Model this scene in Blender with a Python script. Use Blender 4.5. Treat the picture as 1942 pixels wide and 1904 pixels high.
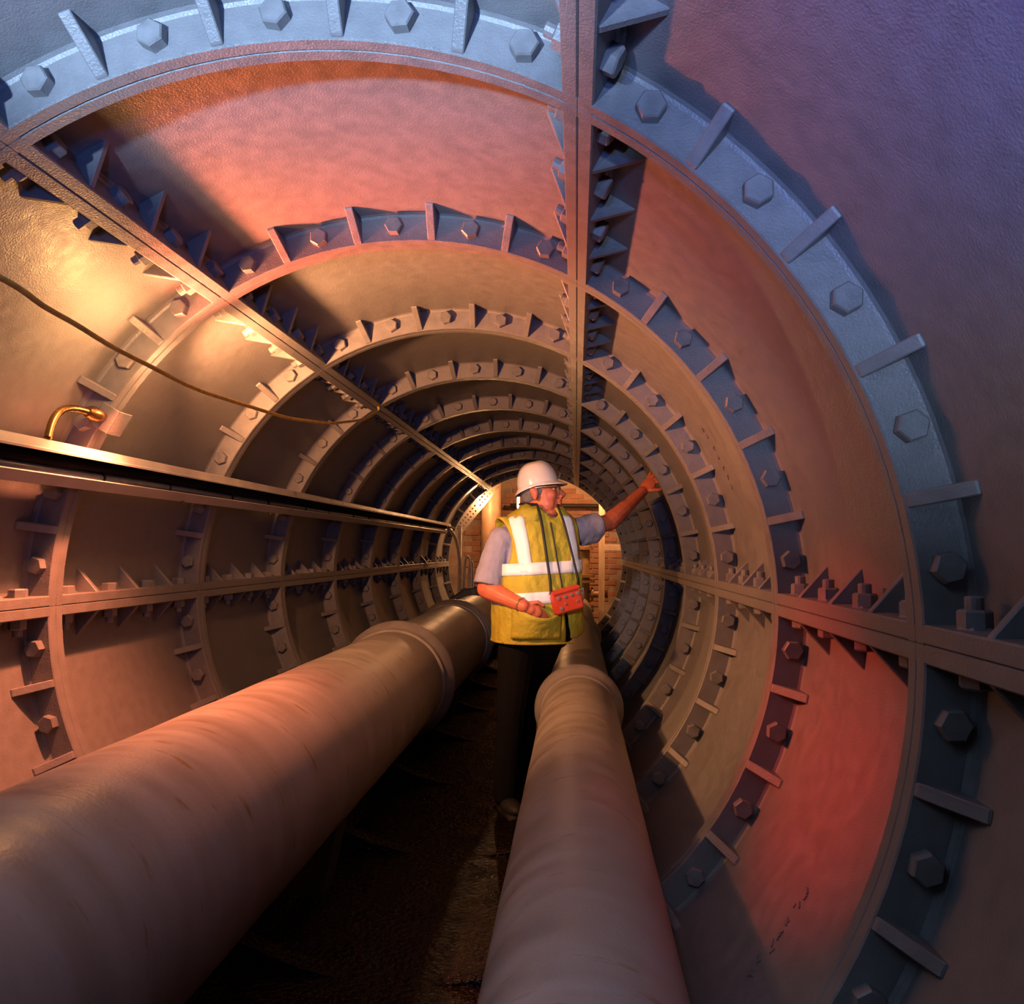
import bpy, bmesh, math, random
from mathutils import Vector, Matrix, Euler, noise

random.seed(11)
PI = math.pi
C = bpy.context.scene.collection
S = bpy.context.scene
for o in list(bpy.data.objects):
    bpy.data.objects.remove(o)

# ------------------------------------------------------------------ camera
W, H = 1942, 1904
FPX = 1480.05
cam_d = bpy.data.cameras.new('camera')
cam = bpy.data.objects.new('camera', cam_d); C.objects.link(cam)
cam_d.sensor_fit = 'HORIZONTAL'; cam_d.sensor_width = 36.0
cam_d.lens = FPX / W * 36.0
cam_d.clip_start = 0.02; cam_d.clip_end = 100
yaw, pit, rol = math.radians(-4.745), math.radians(3.474), math.radians(0.576)
fwd = Vector((math.sin(yaw) * math.cos(pit), math.cos(yaw) * math.cos(pit), math.sin(pit)))
rgt0 = Vector((math.cos(yaw), -math.sin(yaw), 0)); up0 = rgt0.cross(fwd)
rgt = math.cos(rol) * rgt0 + math.sin(rol) * up0
up = -math.sin(rol) * rgt0 + math.cos(rol) * up0
Mc = Matrix((rgt, up, -fwd)).transposed().to_4x4()
Mc.translation = Vector((0.509, 0.0, 0.155))
cam.matrix_world = Mc
S.camera = cam

# ------------------------------------------------------------------ world, exposure
wd = bpy.data.worlds.new('world'); S.world = wd; wd.use_nodes = True
wd.node_tree.nodes['Background'].inputs[0].default_value = (0.35, 0.42, 0.7, 1)
wd.node_tree.nodes['Background'].inputs[1].default_value = 0.002
S.view_settings.view_transform = 'Standard'
S.view_settings.look = 'None'
S.view_settings.exposure = 0.0
S.view_settings.gamma = 1.0
S.view_settings.use_curve_mapping = False

# ------------------------------------------------------------------ lights
def spot(name, loc, d, power, col, angle=170, blend=0.6, radius=0.03):
    l = bpy.data.lights.new(name, 'SPOT'); l.energy = power; l.color = col
    l.spot_size = math.radians(angle); l.spot_blend = blend; l.shadow_soft_size = radius
    o = bpy.data.objects.new(name, l); C.objects.link(o); o.location = loc
    o.rotation_euler = Vector(d).to_track_quat('-Z', 'Y').to_euler()
    return o
def point(name, loc, power, col, radius=0.03):
    l = bpy.data.lights.new(name, 'POINT'); l.energy = power; l.color = col; l.shadow_soft_size = radius
    o = bpy.data.objects.new(name, l); C.objects.link(o); o.location = loc
    return o
spot('red_gel_flash', (-.74, 2.19, .66), (1.74, .22, .28), 58, (1, .13, .08), 96, 1.0, .03)
spot('red_ceiling_flash', (-.74, 2.20, .66), (.66, -.27, .55), 165, (1, .20, .09), 86, 1.0, .03)
spot('amber_wall_lamp', (-.74, 2.33, .66), (.62, .68, .02), 175, (1, .40, .15), 140, .8, .03)
spot('orange_down_fill', (-.74, 2.16, .66), (-.10, -.02, -1), 165, (1, .24, .10), 100, .9, .02)  # extra spot at the wall lamp, added to light left pipe and lower wall
point('wall_lamp_spill', (-.70, 2.34, .63), 5, (1, .43, .18), .04)
point('yellow_patch_fill', (-.68, 2.0, .70), 8, (1, .47, .16), .04)  # no lamp of its own; added to brighten a patch of left wall
spot('low_red_flash', (-.735, 2.0, .66), (1.81, -.08, -.92), 210, (1, .045, .03), 29, 1.0, .025)
spot('blue_flash', (-.35, -.9, .10), (.32, 2.0, 1.95), 760, (.46, .68, 1), 57, .4, .05)
spot('blue_side_flash', (.62, -1.0, .25), (.62, 2.25, .72), 160, (.50, .68, 1), 42, .8, .05)
spot('pipe_flash', (.40, .0, .55), (.10, 1.25, -.97), 20, (.66, .72, 1), 34, 1.0, .05)
spot('blue_fill_flash', (.30, -.25, .40), (-.10, 1, .58), 58, (.13, .28, 1), 98, 1.0, .08)
spot('violet_flash', (.45, -.2, .2), (.54, .96, .60), 62, (.09, .10, 1), 44, 1.0, .1)
spot('camera_flash', (.2, .02, .6), (.028, 1, -.115), 275, (1, .84, .84), 17, 1.0, .04)
point('shaft_lamp', (-.66, 9.86, .74), 70, (1, .47, .19), .04)
point('shaft_fill', (.72, 9.84, 1.18), 110, (1, .44, .17), .06)  # added fill above the mouth to brighten the post; no fitting there
S.cycles.diffuse_bounces = 1

# ------------------------------------------------------------------ materials
def nodes(name):
    m = bpy.data.materials.new(name); m.use_nodes = True
    nt = m.node_tree; return m, nt, nt.nodes['Principled BSDF']
def mat(name, col, rough=.5, metal=0.0, var=.12, scale=12, bump=.0, bscale=150, bdist=.003, col2=None, coat=0, rvar=.1,
        spots=None, emit=None, stretch=None, obj=False):
    m, nt, b = nodes(name)
    N = nt.nodes.new
    L = nt.links.new
    if obj:
        tc = N('ShaderNodeTexCoord'); src = tc.outputs['Object']
    else:
        tc = N('ShaderNodeNewGeometry'); src = tc.outputs['Position']
    if stretch:
        mp = N('ShaderNodeMapping'); mp.inputs['Scale'].default_value = stretch; L(src, mp.inputs[0]); vec = mp.outputs[0]
    else:
        vec = src
    n = N('ShaderNodeTexNoise'); n.inputs['Scale'].default_value = scale; n.inputs['Detail'].default_value = 5
    L(vec, n.inputs['Vector'])
    r = N('ShaderNodeValToRGB')
    c2 = col2 or tuple(c * (1 - 2 * var) for c in col)
    r.color_ramp.elements[0].color = (*c2, 1); r.color_ramp.elements[1].color = (*col, 1)
    r.color_ramp.elements[0].position = .32; r.color_ramp.elements[1].position = .66
    L(n.outputs['Fac'], r.inputs[0])
    cout = r.outputs[0]
    if spots:   # (colour, scale, threshold, softness)
        n2 = N('ShaderNodeTexNoise'); n2.inputs['Scale'].default_value = spots[1]; n2.inputs['Detail'].default_value = 3
        L(vec if spots[4] else src, n2.inputs['Vector'])
        mr = N('ShaderNodeMapRange'); mr.inputs[1].default_value = spots[2]; mr.inputs[2].default_value = spots[2] + spots[3]
        L(n2.outputs['Fac'], mr.inputs[0])
        mx = N('ShaderNodeMix'); mx.data_type = 'RGBA'
        L(mr.outputs[0], mx.inputs[0]); L(cout, mx.inputs[6]); mx.inputs[7].default_value = (*spots[0], 1)
        cout = mx.outputs[2]
    L(cout, b.inputs['Base Color'])
    b.inputs['Metallic'].default_value = metal
    mr2 = N('ShaderNodeMapRange'); mr2.inputs[3].default_value = max(.03, rough - rvar); mr2.inputs[4].default_value = min(1, rough + rvar)
    mr2.inputs[1].default_value = .3; mr2.inputs[2].default_value = .7
    L(n.outputs['Fac'], mr2.inputs[0]); L(mr2.outputs[0], b.inputs['Roughness'])
    if coat:
        b.inputs['Coat Weight'].default_value = coat; b.inputs['Coat Roughness'].default_value = .12
    if bump:
        n3 = N('ShaderNodeTexNoise'); n3.inputs['Scale'].default_value = bscale; n3.inputs['Detail'].default_value = 3
        L(src, n3.inputs['Vector'])
        n4 = N('ShaderNodeTexNoise'); n4.inputs['Scale'].default_value = bscale * .14; n4.inputs['Detail'].default_value = 2
        L(src, n4.inputs['Vector'])
        ad = N('ShaderNodeMath'); ad.operation = 'MULTIPLY_ADD'; ad.inputs[1].default_value = .8
        L(n4.outputs['Fac'], ad.inputs[0]); L(n3.outputs['Fac'], ad.inputs[2])
        bp = N('ShaderNodeBump'); bp.inputs['Strength'].default_value = bump; bp.inputs['Distance'].default_value = bdist
        L(ad.outputs[0], bp.inputs['Height']); L(bp.outputs[0], b.inputs['Normal'])
    if emit:
        b.inputs['Emission Color'].default_value = (*emit[0], 1); b.inputs['Emission Strength'].default_value = emit[1]
    return m
M = {}
M['iron'] = mat('painted_iron', (.20, .195, .20), .43, 0, .08, 26, .38, 240, .003, rvar=.10)
M['bolt'] = mat('painted_bolt', (.21, .205, .21), .40, 0, .15, 30, .3, 260, .002)
M['pipe'] = mat('bitumen_grey_pipe', (.31, .285, .27), .46, 0, .2, 3.2, .20, 120, .003, (.235, .205, .185), rvar=.12,
                stretch=(1.2, 5, 1.2), spots=((.19, .115, .06), 6, .63, .10, True))
M['collar'] = mat('grey_socket', (.30, .28, .28), .42, 0, .12, 14, .2, 160, .002)
M['blackrub'] = mat('black_rubber', (.035, .036, .04), .55, 0, .2, 30, .2, 200, .002)
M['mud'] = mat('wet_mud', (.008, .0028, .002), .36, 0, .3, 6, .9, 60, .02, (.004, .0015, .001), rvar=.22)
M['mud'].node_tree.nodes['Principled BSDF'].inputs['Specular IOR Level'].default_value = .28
M['steel'] = mat('galvanised_tray', (.52, .49, .45), .36, .1, .1, 10, .08, 120, .002)
M['blackcable'] = mat('black_cable_sheath', (.09, .11, .15), .4, 0, .2, 30)
M['brass'] = mat('brass_gland', (.40, .24, .09), .28, 1.0, .1, 20)
M['yellowcord'] = mat('dirty_yellow_cord', (.60, .42, .07), .6, 0, .2, 40)
M['brick'] = mat('sooty_brick', (.40, .20, .12), .85, 0, .2, 5, .4, 90, .004, (.26, .12, .075))
M['mortar'] = mat('old_mortar', (.42, .31, .23), .9, 0, .2, 6, .4, 80, .006)
M['plaster'] = mat('dark_shaft_render', (.24, .16, .11), .85, 0, .25, 5, .4, 50, .006)
M['timber'] = mat('bare_timber', (.74, .56, .38), .65, 0, .15, 20, .2, 120, .002, stretch=(1, 1, .2))
M['shaftpipe'] = mat('brown_shaft_pipe', (.34, .21, .12), .5, 0, .15, 10, .2, 120, .003)
M['greysteel'] = mat('pale_perforated_steel', (.60, .52, .46), .45, 0, .1, 10)
M['hose'] = mat('grey_hose', (.45, .42, .42), .35, 0, .1, 20)
M['lamp'] = mat('glowing_tube', (1, .8, .5), .4, emit=((1, .74, .36), 9))
M['skin'] = mat('skin', (.62, .165, .085), .46, 0, .1, 30, .12, 300, .002, (.52, .125, .06))  # red gel light on the man is put into this colour
M['hair'] = mat('grey_hair', (.22, .20, .19), .7, 0, .2, 120, .4, 400, .003)
M['shirt'] = mat('lavender_grey_shirt', (.33, .31, .40), .85, 0, .08, 20, .25, 60, .008)
M['hivis'] = mat('hi_vis_yellow', (.50, .43, .035), .75, 0, .10, 14, .55, 38, .012, (.40, .32, .025))
M['strip'] = mat('silver_reflective_strip', (.93, .92, .95), .55, 0, .02, 30, .12, 60, .004)
M['black'] = mat('black_cloth', (.006, .006, .007), .9, 0, .2, 20, .3, 60, .008)
M['black'].node_tree.nodes['Principled BSDF'].inputs['Specular IOR Level'].default_value = .12
M['strap'] = mat('black_strap', (.016, .016, .018), .6)
M['hat'] = mat('white_hard_hat', (.80, .74, .71), .22, 0, .02, 10, coat=.5)
M['boxred'] = mat('red_plastic', (.62, .06, .025), .42, 0, .06, 20)
M['button'] = mat('grey_button', (.22, .18, .15), .5)
M['dark'] = mat('near_black', (.02, .016, .014), .7)
M['eyewhite'] = mat('eye_white', (.75, .68, .62), .2)
M['lens'] = mat('spectacle_lens', (.25, .18, .14), .08, 0, .02, 10)
M['frame'] = mat('spectacle_frame', (.72, .60, .34), .2, .8)
M['boot'] = mat('dark_boot', (.012, .010, .010), .7)
M['concrete'] = mat('dirty_concrete', (.03, .025, .022), .9, 0, .2, 12, .5, 60, .006)
M['valve'] = mat('brown_valve_iron', (.36, .22, .11), .42, 0, .2, 12, .2, 120, .002)

# ------------------------------------------------------------------ mesh helpers
class MB:
    def __init__(s): s.v = []; s.f = []; s.mi = []; s.cur = 0
    def add(s, vs, fs):
        b = len(s.v); s.v += [tuple(v) for v in vs]; s.f += [tuple(b + i for i in f) for f in fs]; s.mi += [s.cur] * len(fs)
    def box(s, c, size, R=None):
        hx, hy, hz = size[0] / 2, size[1] / 2, size[2] / 2
        vs = [Vector((x, y, z)) for x in (-hx, hx) for y in (-hy, hy) for z in (-hz, hz)]
        if R is not None: vs = [R @ v for v in vs]
        vs = [v + Vector(c) for v in vs]
        s.add(vs, [(0, 1, 3, 2), (4, 6, 7, 5), (0, 4, 5, 1), (2, 3, 7, 6), (0, 2, 6, 4), (1, 5, 7, 3)])
    def prism(s, poly3, off):
        n = len(poly3); off = Vector(off)
        a = [Vector(p) for p in poly3]
        s.add(a + [p + off for p in a], [tuple(range(n))[::-1], tuple(range(n, 2 * n))] + [(i, (i + 1) % n, n + (i + 1) % n, n + i) for i in range(n)])
    def loft(s, rings, closed=True, cap=True):
        n = len(rings[0]); vs = [p for r in rings for p in r]; fs = []
        for i in range(len(rings) - 1):
            for j in range(n if closed else n - 1):
                k = (j + 1) % n
                fs.append((i * n + j, i * n + k, (i + 1) * n + k, (i + 1) * n + j))
        if cap and closed:
            fs.append(tuple(range(n))[::-1]); fs.append(tuple((len(rings) - 1) * n + j for j in range(n)))
        s.add(vs, fs)
    def lathe(s, prof, c, axis, n=32, cap=True):
        axis = Vector(axis).normalized(); a = axis.orthogonal().normalized(); b = axis.cross(a)
        c = Vector(c)
        s.loft([[c + axis * t + (a * math.cos(2 * PI * j / n) + b * math.sin(2 * PI * j / n)) * r for j in range(n)] for t, r in prof], True, cap)
    def tube(s, pts, r, n=10):
        pts = [Vector(p) for p in pts]; rs = r if isinstance(r, (list, tuple)) else [r] * len(pts)
        rings = []; ref = None
        for i, p in enumerate(pts):
            t = (pts[min(i + 1, len(pts) - 1)] - pts[max(i - 1, 0)]).normalized()
            if ref is None: ref = t.orthogonal().normalized()
            ref = (ref - t * ref.dot(t)).normalized(); b = t.cross(ref)
            rings.append([p + (ref * math.cos(2 * PI * j / n) + b * math.sin(2 * PI * j / n)) * rs[i] for j in range(n)])
        s.loft(rings)
    def ball(s, c, r, R=None, n=14):
        c = Vector(c); rx, ry, rz = r if isinstance(r, (tuple, list)) else (r, r, r)
        vs = []; fs = []; m = n // 2 + 1
        for i in range(1, m):
            th = PI * i / m
            for j in range(n):
                ph = 2 * PI * j / n
                vs.append(Vector((rx * math.sin(th) * math.cos(ph), ry * math.sin(th) * math.sin(ph), rz * math.cos(th))))
        vs += [Vector((0, 0, rz)), Vector((0, 0, -rz))]
        T = len(vs) - 2; B = T + 1
        for j in range(n):
            k = (j + 1) % n
            fs.append((T, j, k)); fs.append((B, (m - 2) * n + k, (m - 2) * n + j))
            for i in range(m - 2):
                fs.append((i * n + j, (i + 1) * n + j, (i + 1) * n + k, i * n + k))
        if R is not None: vs = [R @ v for v in vs]
        s.add([v + c for v in vs], fs)
    def cap(s, a, b, ra, rb, n=12):
        a = Vector(a); b = Vector(b); d = (b - a); Ln = d.length; d.normalize()
        prof = []
        for i in range(1, 5): q = PI / 2 * (1 - i / 5); prof.append((-ra * math.sin(q), ra * math.cos(q)))
        prof.append((0, ra)); prof.append((Ln, rb))
        for i in range(1, 5): q = PI / 2 * i / 5; prof.append((Ln + rb * math.sin(q), rb * math.cos(q)))
        s.lathe(prof, a, d, n)
    def mesh(s, name, mats, smooth=None):
        me = bpy.data.meshes.new(name); me.from_pydata(s.v, [], s.f)
        for m in (mats if isinstance(mats, (list, tuple)) else [mats]): me.materials.append(m)
        if any(s.mi): me.polygons.foreach_set('material_index', s.mi)
        bm = bmesh.new(); bm.from_mesh(me); bmesh.ops.recalc_face_normals(bm, faces=bm.faces); bm.to_mesh(me); bm.free()
        if smooth is not None: shade(me, smooth)
        me.update(); return me
def shade(me, ang):
    me.polygons.foreach_set('use_smooth', [True] * len(me.polygons))
    me.set_sharp_from_angle(angle=math.radians(ang))
def bevel(me, w, seg=1, ang=35):
    bm = bmesh.new(); bm.from_mesh(me)
    es = [e for e in bm.edges if len(e.link_faces) == 2 and e.calc_face_angle(0) > math.radians(ang)]
    bmesh.ops.bevel(bm, geom=es, offset=w, segments=seg, affect='EDGES', clamp_overlap=True)
    bm.to_mesh(me); bm.free(); return me
def obj(name, me, parent=None, loc=(0, 0, 0), rot=(0, 0, 0)):
    o = bpy.data.objects.new(name, me); C.objects.link(o); o.location = loc; o.rotation_euler = rot
    if parent is not None: o.parent = parent
    return o
def tag(o, label=None, cat=None, group=None, kind=None):
    if label: o['label'] = label
    if cat: o['category'] = cat
    if group: o['group'] = group
    if kind: o['kind'] = kind
    return o
def empty(name, loc=(0, 0, 0)):
    o = bpy.data.objects.new(name, None); C.objects.link(o); o.location = loc; o.empty_display_size = .1; return o
def remesh(mb, name, m, voxel, smooth=4, fac=.5, parent=None, deci=None):
    me = mb.mesh(name, m); o = obj(name, me, parent)
    r = o.modifiers.new('r', 'REMESH'); r.mode = 'VOXEL'; r.voxel_size = voxel
    if smooth: k = o.modifiers.new('s', 'SMOOTH'); k.factor = fac; k.iterations = smooth
    if deci: k = o.modifiers.new('d', 'DECIMATE'); k.ratio = deci
    dg = bpy.context.evaluated_depsgraph_get()
    me2 = bpy.data.meshes.new_from_object(o.evaluated_get(dg)); o.modifiers.clear(); o.data = me2; bpy.data.meshes.remove(me)
    me2.name = name
    me2.polygons.foreach_set('use_smooth', [True] * len(me2.polygons))
    return o
def at_angle(t, r, y): return Vector((r * math.cos(t), y, r * math.sin(t)))
D = math.radians

# ------------------------------------------------------------------ cast iron tunnel lining
RI, RF, RS, RO = 1.065, 1.137, 1.147, 1.172        # flange rim, flange root, skin, outside
Y1, LB = 1.311, .9189                               # first visible ring joint, ring width
HT = .0318                                          # one flange thickness
SEG = [(.5, 61.6), (61.6, 121.9), (121.9, 181.6), (181.6, 241.3), (241.3, 300.7), (300.7, 360.5)]

def sweep(mb, prof, t0, t1, n):
    mb.loft([[at_angle(t0 + (t1 - t0) * i / n, r, y) for y, r in prof] for i in range(n + 1)])
def segment_mesh(i, last=False):
    t0, t1 = D(SEG[i][0]), D(SEG[i][1]); mb = MB(); n = 20
    e = .0006 / RI
    sweep(mb, [(.03, RS), (LB + .03, RS), (LB + .03, RO), (.03, RO)], t0 + e, t1 - e, n)
    far = [(LB + .003, RI), (LB, RI + .003), (LB, RF), (LB - .004, RS - .0035), (LB - .014, RS + .001), (LB - .014, RO - .004),
           (LB + HT - .0004, RO - .004), (LB + HT - .0004, RI + .003), (LB + HT - .003, RI)]
    sweep(mb, far, t0 + e, t1 - e, n)
    near = [(HT + .003, RI), (2 * HT - .003, RI), (2 * HT, RI + .003), (2 * HT, RF), (2 * HT + .004, RS - .0035), (2 * HT + .014, RS + .001),
            (2 * HT + .014, RO - .004), (HT + .0004, RO - .004), (HT + .0004, RI + .003)]
    sweep(mb, near, t0 + e, t1 - e, n)
    for t, sg in ((t0, 1), (t1, -1)):
        er = Vector((math.cos(t), 0, math.sin(t))); et = Vector((-math.sin(t), 0, math.cos(t))) * sg
        pr = [(.0028, RI), (HT - .003, RI), (HT, RI + .003), (HT, RF), (HT + .004, RS - .004), (HT + .014, RS), (HT + .014, RO - .004), (.0005, RO - .004), (.0005, RI + .003)]
        a = [er * math.sqrt(r * r - s * s) + et * s + Vector((0, HT + .0006, 0)) for s, r in pr]
        mb.prism(a, (0, LB - .0012, 0))
    return mb.mesh('lining_segment', M['iron'], 30)
seg_me = [segment_mesh(i) for i in range(6)]
seg_dark = seg_me[4]; seg_dark.materials.clear(); seg_dark.materials.append(M['mud'])  # bottom segments coloured near-black like the floor

def hex_bolt(mb, c, axis, r, h, spin=0.0, cham=.0035):
    axis = Vector(axis).normalized(); a = axis.orthogonal().normalized()
    a = Matrix.Rotation(spin, 3, axis) @ a; b = axis.cross(a); c = Vector(c)
    rg = lambda t, q: [c + axis * t + (a * math.cos(PI / 3 * j) + b * math.sin(PI / 3 * j)) * q for j in range(6)]
    mb.loft([rg(0, r), rg(h - cham, r), rg(h, r - cham)])
bolt_me = []
for k in range(4):
    mb = MB(); hex_bolt(mb, (0, .001, 0), (0, -1, 0), .0268, .025, 0, .003)
    bolt_me.append(mb.mesh('bolt', M['bolt']))
nut_me, head_me = [], []
for k in range(2):
    mb = MB(); hex_bolt(mb, (0, 0, HT - .001), (0, 0, 1), .0275, .005, .3 + k); hex_bolt(mb, (0, 0, HT + .003), (0, 0, 1), .0245, .027, .2 + .7 * k)
    mb.lathe([(0, .0135), (.020, .0135), (.022, .0115)], (0, 0, HT + .028), (0, 0, 1), 12)
    nut_me.append(mb.mesh('nut', M['bolt']))
    mb = MB(); hex_bolt(mb, (0, 0, -HT + .001), (0, 0, -1), .0262, .026, .1 + .5 * k); head_me.append(mb.mesh('bolt', M['bolt']))
def plate(poly, off, name='gusset'):
    mb = MB(); mb.prism(poly, off); me = mb.mesh(name, M['iron']); return bevel(me, .0022, 1, 20)
w = .0118
g_me = plate([(RI + .002, LB + .004, -w), (RS + .004, LB + .004, -w), (RS + .004, LB - .078, -w), (RS - .004, LB - .079, -w), (RI + .005, LB - .006, -w)], (0, 0, 2 * w))
w2 = .0085
gs_me = plate([(RI + .004, -w2, HT - .004), (RS + .004, -w2, HT - .004), (RS + .004, -w2, HT + .082), (RS - .004, -w2, HT + .083), (RI + .008, -w2, HT + .004)], (0, 2 * w2, 0))
ge_me = plate([(RI + .004, -w2, -HT + .004), (RS + .004, -w2, -HT + .004), (RS + .004, -w2, -HT - .082), (RS - .004, -w2, -HT - .083), (RI + .008, -w2, -HT - .004)], (0, 2 * w2, 0))
hole_mb = MB(); hole_mb.lathe([(0, .015), (-.004, .015)], (0, .001, 0), (0, 1, 0), 14); hole_me = hole_mb.mesh('bolt_hole_disc', M['dark'])  # dark disc on the flange, coloured like the shade in an empty hole

walls = {}
for nm in ('wall_left', 'wall_right', 'ceiling', 'wall_bottom'):
    walls[nm] = tag(empty(nm), None, None, None, 'structure')
walls['wall_left']['label'] = 'left wall of painted cast iron tunnel segments bolted together'
walls['wall_right']['label'] = 'right wall of painted cast iron tunnel segments bolted together'
walls['ceiling']['label'] = 'crown of painted cast iron tunnel segments bolted together'
walls['wall_bottom']['label'] = 'bottom of the cast iron lining below the pipes'
WHICH = ['wall_right', 'ceiling', 'wall_left', 'wall_left', 'wall_bottom', 'wall_right']
BY = [.139, .374, .609, .844]; GY = [.2515, .491, .730]
rnd = random.Random(5)
NFULL = 7
def add_fittings(k, i, target):
    """bolts, nuts and gussets of segment i in bay k; target(mesh, name, loc, roty)"""
    t0, t1 = D(SEG[i][0]), D(SEG[i][1]); cm = (t0 + t1) / 2; st = (t1 - t0 - D(12.8)) / 4
    for j in range(5):
        t = t0 + D(6.4) + st * j
        spin = rnd.uniform(0, PI / 3)
        nm = 'bolt'
        if k == 9: target(hole_me, 'bolt_hole_disc', at_angle(t, 1.1075, LB), 0)
        else: target(bolt_me[j % 4], nm, at_angle(t, 1.1075, LB), -t + spin)
    for j in range(4):
        t = t0 + D(6.4) + st * (j + .5)
        target(g_me, 'gusset', Vector((0, 0, 0)), -t)
    for j in range(4):
        target(nut_me[j % 2], 'nut', at_angle(t0, 1.1075, BY[j]), -t0)
        target(head_me[j % 2], 'bolt', at_angle(t1, 1.1075, BY[j]), -t1)
    for j in range(3):
        target(gs_me, 'gusset', Vector((0, GY[j], 0)), -t0)
        target(ge_me, 'gusset', Vector((0, GY[j], 0)), -t1)
for k in range(-2, 10):
    y0 = Y1 + LB * (k - 1)
    for i in range(6):
        hidden = (i == 4) or k < 0
        p = walls[WHICH[i]]
        if k < 0 and i != 4:
            obj('lining_segment', seg_me[i], p, (0, y0, 0)); continue
        s = obj('lining_segment', seg_dark if i == 4 else seg_me[i], p, (0, y0, 0))
        if i == 4: continue
        if k < NFULL:
            def tg(me, nm, loc, ry, s=s): obj(nm, me, s, loc, (0, ry, 0))
            add_fittings(k, i, tg)
        else:
            mb = MB()
            def tg(me, nm, loc, ry, mb=mb):
                R = Matrix.Rotation(ry, 3, 'Y')
                mb.cur = 1 if nm == 'bolt_hole_disc' else 0
                mb.add([R @ v.co + loc for v in me.vertices], [tuple(q.vertices) for q in me.polygons])
            add_fittings(k, i, tg)
            o = obj('bolt_and_gusset_rows', mb.mesh('bolt_and_gusset_rows', [M['iron'], M['dark']]), s); o['kind'] = 'stuff'
# raised foundry marks on three of the skins (worn, unreadable)
def cast_marks(bay_k, i, seq, vertical):
    y0 = Y1 + LB * (bay_k - 1); mb = MB(); q = random.Random(bay_k * 7 + i)
    for t, y, sz in seq:
        t = D(t); er = Vector((math.cos(t), 0, math.sin(t))); et = Vector((-math.sin(t), 0, math.cos(t))); ey = Vector((0, 1, 0))
        R = Matrix((et, ey, er)).transposed()
        a = q.uniform(-.5, .5)
        for m_ in range(3):
            d = Vector((q.uniform(-.4, .4) * sz, q.uniform(-.5, .5) * sz, 0))
            mb.box(er * (RS - .0015) + Vector((0, y - y0, 0)) + R @ d, (sz * .26, sz * (.5 + .5 * q.random()), .0038), R @ Matrix.Rotation(a + m_ * 1.3, 3, 'Z'))
    o = obj('cast_marks', mb.mesh('cast_marks', M['iron']), walls[WHICH[i]], (0, y0, 0)); o['kind'] = 'stuff'
cast_marks(3, 1, [(86.5 - 1.35 * j, 3.47, .020) for j in range(7)], False)
cast_marks(2, 0, [(32 - 2.0 * j, 2.92 , .022) for j in range(7)], False)
cast_marks(1, 5, [(-29.5 - 1.7 * j, 1.74 + .012 * (j % 2) , .020) for j in range(7)], False)

# ------------------------------------------------------------------ floor
mb = MB(); n = 60; nx = 10; ZF = -1.056
hw = math.sqrt(RS * RS - ZF * ZF) + .012
vs = []; fs = []
ys = [-1.4 + (9.62 + 1.4) * j / n for j in range(n + 1)]
for y in ys:
    for a in range(nx + 1):
        x = -hw + 2 * hw * a / nx
        vs.append((x, y, ZF + .008 * noise.noise(Vector((x * 5, y * 3, 0)))))
top = len(vs)
for j in range(n):
    for a in range(nx):
        q = j * (nx + 1) + a; fs.append((q, q + 1, q + nx + 2, q + nx + 1))
mb.add(vs, fs)
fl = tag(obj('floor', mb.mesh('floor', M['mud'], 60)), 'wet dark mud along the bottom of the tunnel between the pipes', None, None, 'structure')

# ------------------------------------------------------------------ pipes
def pipe_run(name, cx, cz, r, joints, y0, y1, label):
    root = tag(empty(name, (cx, y0, cz)), label, 'pipe')
    cuts = [y0] + joints + [y1]
    for a, b in zip(cuts[:-1], cuts[1:]):
        mb = MB(); L_ = b - a; st = max(2, int(L_ / .12))
        mb.lathe([(L_ * q / st, r * (1 + .003 * math.sin(q * 1.7 + a))) for q in range(st + 1)], (0, a - y0, 0), (0, 1, 0), 64)
        obj('pipe_section', mb.mesh('pipe_section', M['pipe'], 40), root)
    for jy, kind, rc in joints_kind(joints, r):
        mb = MB()
        if kind == 'socket':
            mb.lathe([(-.120, r * .99), (-.112, r * 1.035), (-.100, r * 1.05), (-.088, r * 1.04), (-.074, r * 1.055), (-.055, r * 1.095), (-.032, rc * .965),
                      (-.012, rc * .992), (-.004, rc), (.020, rc * 1.003), (.028, rc * .99), (.030, rc * .93), (.05, r * 1.06), (.052, r * .99)], (0, jy - y0, 0), (0, 1, 0), 64)
            obj('socket_collar', mb.mesh('socket_collar', M['collar'], 40), root)
        else:
            mb.lathe([(-.03, r * .99), (-.03, rc * .97), (-.022, rc), (.03, rc), (.04, rc * .97), (.04, r * .99)], (0, jy - y0, 0), (0, 1, 0), 48)
            c = obj('flange_coupling', mb.mesh('flange_coupling', M['blackrub'], 30), root); c['label'] = 'black bolted flange coupling'
            for q in range(16):
                a = 2 * PI * q / 16; mb2 = MB()
                mb2.box((0, 0, 0), (.055, .05, .035))
                obj('clamp_lug', bevel(mb2.mesh('clamp_lug', M['blackrub']), .004), c, (rc * math.cos(a) * .99, jy - y0, rc * math.sin(a) * .99), (0, -a + PI / 2, 0))
    return root
JK = {}
def joints_kind(joints, r): return [(j, *JK[j]) for j in joints]
LP = (-.417, -.529, .263); RP = (.5245, -.592, .171)
JK[4.03] = ('socket', .306); JK[5.91] = ('socket', .301); JK[7.30] = ('flange', .325)
lp = pipe_run('water_main', LP[0], LP[2 - 1], LP[2], [4.03, 5.91, 7.30], -1.3, 9.4, 'large grey iron water main on the left side of the tunnel with ringed joints')
JK[3.72] = ('socket', .2085); JK[6.75] = ('socket', .2)
rp = pipe_run('water_main', RP[0], RP[1], RP[2], [3.72, 6.75], -1.3, 9.4, 'slimmer grey iron water main in the right foreground passing right of the worker')
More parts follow.
